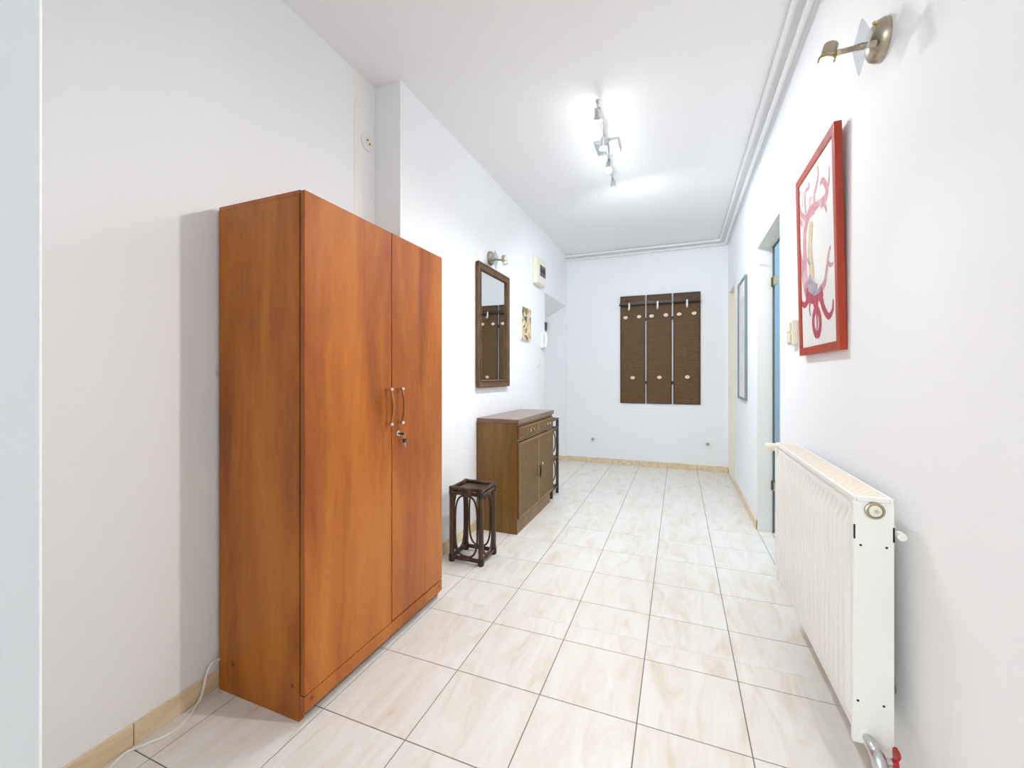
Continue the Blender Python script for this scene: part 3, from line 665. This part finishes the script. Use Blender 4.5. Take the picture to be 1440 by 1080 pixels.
stroke('rose_shape', 'artred', [
    ([(165, 415), (140, 445), (124, 520), (122, 600), (122, 680), (128, 770)], .016, .022),
    ([(104, 600), (110, 640), (112, 700), (122, 760)], .010, .012),
    ([(165, 415), (185, 395), (205, 400), (214, 430)], .012, .004),
    ([(190, 400), (212, 370), (216, 330), (200, 300), (190, 320)], .014, .006),
    ([(216, 345), (226, 300), (228, 245)], .010, .003),
    ([(168, 405), (165, 370), (176, 320), (184, 275), (180, 240)], .010, .003),
    ([(132, 460), (112, 440), (104, 390), (110, 345)], .010, .005),
    ([(130, 440), (128, 390), (132, 345), (146, 330), (142, 312)], .008, .003),
    ([(118, 415), (120, 370), (126, 345)], .004, .003),
    ([(150, 425), (146, 390), (156, 372)], .008, .004),
    ([(118, 490), (102, 455), (108, 430)], .009, .005),
    ([(178, 755), (198, 725), (208, 670), (216, 610), (226, 570)], .012, .004),
    ([(214, 640), (226, 650), (236, 640)], .007, .003)], .0003)
stroke('crimson_shape', 'artcrimson', [
    ([(124, 770), (150, 782), (180, 770), (190, 755)], .020, .014),
    ([(134, 790), (116, 815), (102, 790), (96, 735)], .012, .003),
    ([(182, 782), (194, 830), (212, 860), (228, 835), (232, 790)], .013, .004),
    ([(160, 790), (163, 815), (164, 830)], .024, .014)] +
    [([(164+14*s_*math.sin(t), 885-52*math.cos(t)) for t in [math.pi*k/6 for k in range(7)]], .011, .011) for s_ in (-1, 1)] +
    [([(164, 850), (166, 885), (164, 920)], .006, .004), ([(140, 800), (136, 830), (140, 860)], .006, .002)], .0008)
stroke('ochre_patch', 'artyellow', [([(152, 470), (146, 530), (142, 590), (146, 650), (150, 715)], .016, .020)], .0013)
stroke('blue_patch', 'artblue', [([(136, 700), (150, 735), (168, 752)], .014, .016), ([(134, 620), (138, 640), (146, 648)], .007, .004), ([(134, 745), (160, 765), (184, 745)], .008, .006)], .0015)
MB().box(XR-.0225, XR-.0218, py0+.024, py1-.024, pz0+.024, pz1-.024).build('glazing', 'glass', pic)
pic.rotation_euler = (0, -math.atan(.016/.80), 0)

gy0, gy1, gz0, gz1 = 4.045, 4.50, .935, 2.010
gp = thing('grey_framed_picture', (XR, (gy0+gy1)/2, gz0), 'tall pale print in a thin grey frame between the two doorways', 'picture')
frame_mesh(gy0, gy1, gz0, gz1, .02, XR-.001, XR-.022, XR-.02).build('frame', 'greyframe', gp, bevel=.0015)
MB().box(XR-.010, XR-.003, gy0+.016, gy1-.016, gz0+.016, gz1-.016).build('paper', 'paper', gp)
MB().box(XR-.0112, XR-.0102, gy0+.09, gy1-.09, gz0+.16, gz1-.16).build('print', 'greyart', gp)
MB().box(XR-.0165, XR-.0155, gy0+.018, gy1-.018, gz0+.018, gz1-.018).build('glazing', 'glass', gp)

# ------------------------------------------------------------------ radiator
RX0, RX1, RY0, RY1, RZ0, RZ1 = .416, .512, 1.34, 2.285, .195, .836
rd = thing('radiator', ((RX0+RX1)/2, (RY0+RY1)/2, 0), 'white ribbed panel radiator with a slatted top on the right wall', 'radiator')
def ribbed(x_face, sgn, thick):
    """fluted steel panel: sgn = direction the flutes stand out"""
    N = 23; pitch = (RY1-RY0-.05)/N; ys = []; prof = [0, .0, .75, 1, 1, .75]
    ya = RY0+.018; ys.append((ya, 0)); 
    for i in range(N):
        for k, h in enumerate((0, 0, .85, 1, 1, 1, .85, 0)): ys.append((RY0+.025+pitch*(i+(k+.5)/8), h))
    ys.append((RY1-.018, 0))
    H = RZ1-RZ0; zs = [(RZ0+.004, 0, 1), (RZ0+.014, 0, 0), (RZ0+.036, 0, 0), (RZ0+.075, 1, 0), (RZ0+H*.5, 1, 0), (RZ1-.085, 1, 0), (RZ1-.045, 0, 0), (RZ1-.026, 0, 0), (RZ1-.016, 0, 1)]
    m = MB(); n = len(ys); V = []
    for z, en, inn in zs:
        for y, h in ys: V.append((x_face-sgn*.016*(1-h*en)-sgn*.005*inn, y, z))
    F = [(j*n+i, j*n+i+1, (j+1)*n+i+1, (j+1)*n+i) for j in range(len(zs)-1) for i in range(n-1)]
    return m.add(V, F)
ribbed(RX0, -1, .01).build('front_panel', 'enamel', rd, smooth=True)
MB().box(RX0+.022, RX0+.027, RY0+.018, RY1-.018, RZ0+.006, RZ1-.02).build('front_backing', 'enamel', rd)
ribbed(RX1, 1, .01).build('back_panel', 'enamel', rd, smooth=True)
for k in range(24):
    y = RY0+.04+k*(RY1-RY0-.08)/23
    MB().box(RX0+.029, RX1-.024, y-.0006, y+.0006, RZ0+.05, RZ1-.05).build('fin', 'enamel', rd)
for (a, b) in ((RY0, RY0+.016), (RY1-.016, RY1)):
    m = MB().box(RX0+.006, RX1-.004, a, b, RZ0+.002, RZ1-.012)
    sc = m.build('side_cover', 'enamel', rd, bevel=.003)
    if a == RY0:
        for (u, v) in ((1210.3, 766.5), (1247, 770.5), (1206.5, 985), (1243, 993.5)):
            q = on_y(u, v, RY0); MB().lathe((q.x, RY0+.0003, q.z), (0, -1, 0), [(0, .0029), (.0008, .0029)], 12).build('screw_hole', 'hole', sc)
        for (u, v) in ((1201.5, 747), (1257, 752.8)):
            q = on_y(u, v, RY0); MB().box(q.x-.0019, q.x+.0019, RY0-.0006, RY0+.0006, q.z-.0185, q.z+.0185).build('slot', 'hole', sc)
        q = on_y(1229.5, 718, RY0)
        pg = MB().lathe((q.x, RY0, q.z), (0, -1, 0), [(0, .0215), (.004, .0215), (.006, .0185), (.006, .0165), (.003, .016)], 28).build('plug_ring', 'nickel', sc, smooth=True)
        MB().lathe((q.x, RY0-.0032, q.z), (0, -1, 0), [(0, .015), (.006, .0135), (.008, .009)], 26).build('vent_plug', 'cream', pg, smooth=True)
        MB().lathe((q.x+.001, RY0-.011, q.z), (0, -1, 0), [(0, .005), (.002, .0045)], 14).build('vent_screw', 'steel', pg, smooth=True)
# top grille
for (a, b) in ((RX0+.008, RX0+.014), (RX1-.012, RX1-.006)):
    MB().box(a, b, RY0, RY1, RZ1-.014, RZ1).build('grille_edge', 'enamel', rd, bevel=.001)
for y in (RY0, RY1-.012): MB().box(RX0+.0145, RX1-.0125, y, y+.012, RZ1-.0115, RZ1).build('grille_end', 'enamel', rd, bevel=.001)
sl = None; NS = 44
for k in range(NS):
    y = RY0+.022+k*(RY1-RY0-.044)/(NS-1)
    if sl is None:
        sl = MB().box(RX0+.0145, RX1-.0125, y-.0074, y+.0074, RZ1-.005, RZ1-.0015).build('grille_slat', 'grille', rd, origin=(RX0+.05, y, RZ1))
    else:
        o = sl.copy(); COL.objects.link(o); o.location = Vector((RX0+.05, y, RZ1))-parent_world(rd)
# brackets to the wall
for y in (RY0+.10, RY1-.14):
    for z in (.735, .30):
        MB().lathe((RX1-.004, y, z), (1, 0, 0), [(0, .009), (XR-RX1-.002, .009), (XR-RX1-.002, .013), (XR-RX1+.0035, .013)], 16).build('bracket', 'nickel' if z < .5 else 'enamel', rd, smooth=True)
MB().lathe((RX1+.008, RY0+.012, .745), (0, -1, 0), [(0, .010), (.02, .010)], 14).build('bracket_pin', 'enamel', rd)
# thermostatic head at the far end
MB().lathe((RX0+.035, RY1, RZ1-.03), (0, 1, 0), [(0, .012), (.02, .012)], 16).build('valve_stem', 'chrome', rd, smooth=True)
p = Vector((RX0+.03, RY1+.035, RZ1-.028))
MB().lathe(p, (-1, 0, 0), [(-.02, .014), (0, .016), (.02, .019), (.05, .020), (.058, .016), (.06, .004)], 20).build('thermostat_knob', 'cream', rd, smooth=True)
MB().tube([p+Vector((.02, 0, 0)), (p.x+.05, p.y, p.z), (XR, p.y, p.z)], .009, 12).build('supply_pipe', 'pipe', rd, smooth=True)
# lower valve and return pipe
q = on_y(1219, 1036, RY0)
v0 = Vector((q.x, RY0, q.z))
MB().lathe(v0, (0, -1, 0), [(0, .020), (.002, .020), (.004, .017)], 24).build('rosette', 'enamel', rd, smooth=True)
e1 = v0+Vector((.006, -.05, -.012)); e2 = v0+Vector((.012, -.064, -.05))
vb = MB().tube(catmull([v0, v0+Vector((.001, -.02, -.002)), v0+Vector((.004, -.04, -.006)), e1, (e1+e2)/2, e2], 5), [.011]*5+[.0145]*5+[.0165]*11+[.015]*5, 16).build('valve_body', 'steel', rd, smooth=True)
MB().lathe(e2+Vector((0, 0, .012)), (0, 0, -1), [(0, .018), (.018, .018), (.02, .015)], 6).build('nut', 'nickel', vb)
MB().tube([e2, (e2.x, e2.y, e2.z*.5), (e2.x, e2.y, 0)], .0125, 14).build('return_pipe', 'pipe', rd, smooth=True)
hc = e1+Vector((.030, .002, -.002)); hx, hy, hzv = hc
MB().lathe(e1+Vector((.006, .002, -.002)), (1, 0, 0), [(0, .008), (.024, .008)], 12).build('valve_spindle', 'steel', vb, smooth=True)
m = MB().lathe((hx-.004, hy, hzv), (1, 0, 0), [(0, .009), (.013, .009)], 14)
for sg in (-1, 1):
    m.prism([(hx, hy-.005, hzv+sg*.004), (hx, hy+.005, hzv+sg*.004), (hx+.003, hy+.016, hzv+sg*.026), (hx+.004, hy+.010, hzv+sg*.033), (hx+.004, hy-.010, hzv+sg*.033), (hx+.003, hy-.016, hzv+sg*.026)], (.007, 0, 0))
h_ = m.build('valve_handle', 'redhandle', vb, bevel=.0015); h_['label'] = 'red butterfly valve handle'

# ------------------------------------------------------------------ wall sconces
def sconce(xw, sgn, y, z, lit, label):
    r = thing('wall_sconce', (xw, y, z), label, 'wall lamp')
    P = lambda n, t, k: Vector((xw+sgn*n, y+t, z+k))
    MB().lathe(P(0, .03, .018), (sgn, 0, 0), [(0, .056), (.010, .056), (.024, .050), (.034, .036), (.040, .018), (.041, .004)], 32).build('wall_cup', 'nickel', r, smooth=True)
    MB().lathe(P(.026, -.004, .045), (sgn, -.5, .3), [(0, .005), (.012, .005), (.014, .002)], 10).build('cup_screw', 'brass', r, smooth=True)
    dia = [(-.015, .064), (-.078, -.022), (.009, -.081), (.054, .022)]
    g = MB().prism([P(.062, t, k) for t, k in dia], (sgn*.004, 0, 0)).build('glass_plate', 'frost', r)
    MB().lathe(P(.03, -.008, -.01), (sgn, 0, 0), [(0, .009), (.045, .009)], 14).build('boss', 'nickel', r, smooth=True)
    MB().tube([P(.07, -.01, -.010), P(.092, -.016, -.016), P(.118, -.022, -.020)], [.007, .0075, .007], 12).build('arm', 'nickel', r, smooth=True)
    MB().lathe(P(.114, -.022, -.019), (sgn, 0, -.1), [(0, .003), (.004, .008), (.012, .008), (.016, .003)], 14).build('joint', 'brass', r, smooth=True)
    top, ax = P(.136, -.016, .013), Vector((sgn*.26, .04, -1)).normalized()
    hd = MB().lathe(top, ax, [(0, .006), (.001, .0165), (.004, .0185), (.036, .0185), (.038, .0205), (.047, .0215), (.048, .019)], 26).build('spot_head', 'nickel', r, smooth=True)
    for d in (.038, .043): MB().lathe(top+ax*d, ax, [(0, .0222), (.002, .0222)], 26).build('collar', 'brass', hd, smooth=True)
    MB().lathe(top+ax*.046, ax, [(0, .014), (.012, .019), (.022, .0235), (.026, .0235), (.0265, .021)], 26).build('bulb', 'bulbon' if lit else 'bulboff', hd, smooth=True)
    if lit:
        sl_ = bpy.data.lights.new('sconce_light', 'SPOT'); sl_.energy = SCONCE_POWER; sl_.color = (1, .95, .89)
        sl_.spot_size = math.radians(132); sl_.spot_blend = 1.0; sl_.shadow_soft_size = .025
        so = bpy.data.objects.new('sconce_light', sl_); COL.objects.link(so); so.parent = r; so.location = top+ax*.085-parent_world(r)
        so.rotation_euler = Vector((-1.15, -.4, -1.15)).to_track_quat('-Z', 'Y').to_euler()
    return r
sconce(XR, -1, 1.475, 2.092, True, 'lit nickel spot lamp with a glass plate above the red-framed picture')
sconce(XB, 1, 3.03, 2.075, False, 'unlit nickel spot lamp with a glass plate above the mirror')

# ------------------------------------------------------------------ ceiling spot bar
cl = thing('ceiling_spotlight', (-.46, 2.96, ZC), 'steel ceiling spotlight bar with four small spot heads', 'ceiling lamp')
a0 = math.radians(-3)
MB().box(-.54, -.38, 2.885, 3.045, ZC-.022, ZC).build('canopy', 'steel', cl, bevel=.003)
zb = 2.70
B0, B1 = Vector((-.424, 2.37, zb)), Vector((-.482, 3.36, zb))
MB().tube([B0, (B0+B1)/2, B1], .008, 12).build('bar', 'steel', cl, smooth=True)
c = B0+(B1-B0)*.6
MB().lathe((c.x, c.y, zb), (0, 0, 1), [(0, .012), (ZC-.022-zb, .012)], 14).build('stem', 'steel', cl, smooth=True)
heads = [(B0+Vector((0, .0, 0)), on_z(841, 172, 2.625), True), (B0+(B1-B0)*.36, on_z(848.5, 209, 2.625), True), (B0+(B1-B0)*.69, on_z(855.5, 241, 2.615), True), (B1, on_z(863, 268, 2.605), False)]
for i, (mnt, tip, lit) in enumerate(heads):
    ax = (tip-mnt).normalized(); L = (tip-mnt).length
    MB().lathe(mnt+ax*-.008, ax, [(0, .006), (.004, .012), (.018, .012), (.022, .006)], 14).build('joint', 'steel', cl, smooth=True)
    st_ = max(.012, L-.075)
    hd = MB().lathe(mnt+ax*st_, ax, [(0, .008), (.002, .018), (.006, .020), (.044, .021), (.046, .025), (.056, .026), (.057, .022)], 24).build('spot_head', 'steel', cl, smooth=True)
    if st_ > .02: MB().tube([mnt, mnt+ax*(st_+.004)], .0055, 10).build('arm', 'steel', cl, smooth=True)
    MB().lathe(mnt+ax*(st_+.054), ax, [(0, .016), (.010, .023), (.018, .025), (.021, .022), (.022, .002)], 24).build('bulb', ('bulbon' if i == 0 else 'bulbcool'), hd, smooth=True)
    sl_ = bpy.data.lights.new('spot_bulb_light', 'SPOT'); sl_.energy = BULB_POWER; sl_.color = (.96, .95, .93) if i == 0 else (.80, .90, 1)
    sl_.spot_size = math.radians(179); sl_.spot_blend = .75; sl_.shadow_soft_size = .025
    so = bpy.data.objects.new('spot_bulb_light', sl_); COL.objects.link(so); so.parent = cl; so.location = mnt+ax*(st_+.085)-parent_world(cl)
    point('bulb_glow', mnt+ax*(st_+.10), BULB_POWER*.03, sl_.color, .03, cl)
    aim = Vector([(.22, -.2, -1), (.28, .05, -1), (.28, .4, -1), (.22, 1.0, -1)][i]); so.rotation_euler = aim.to_track_quat('-Z', 'Y').to_euler()
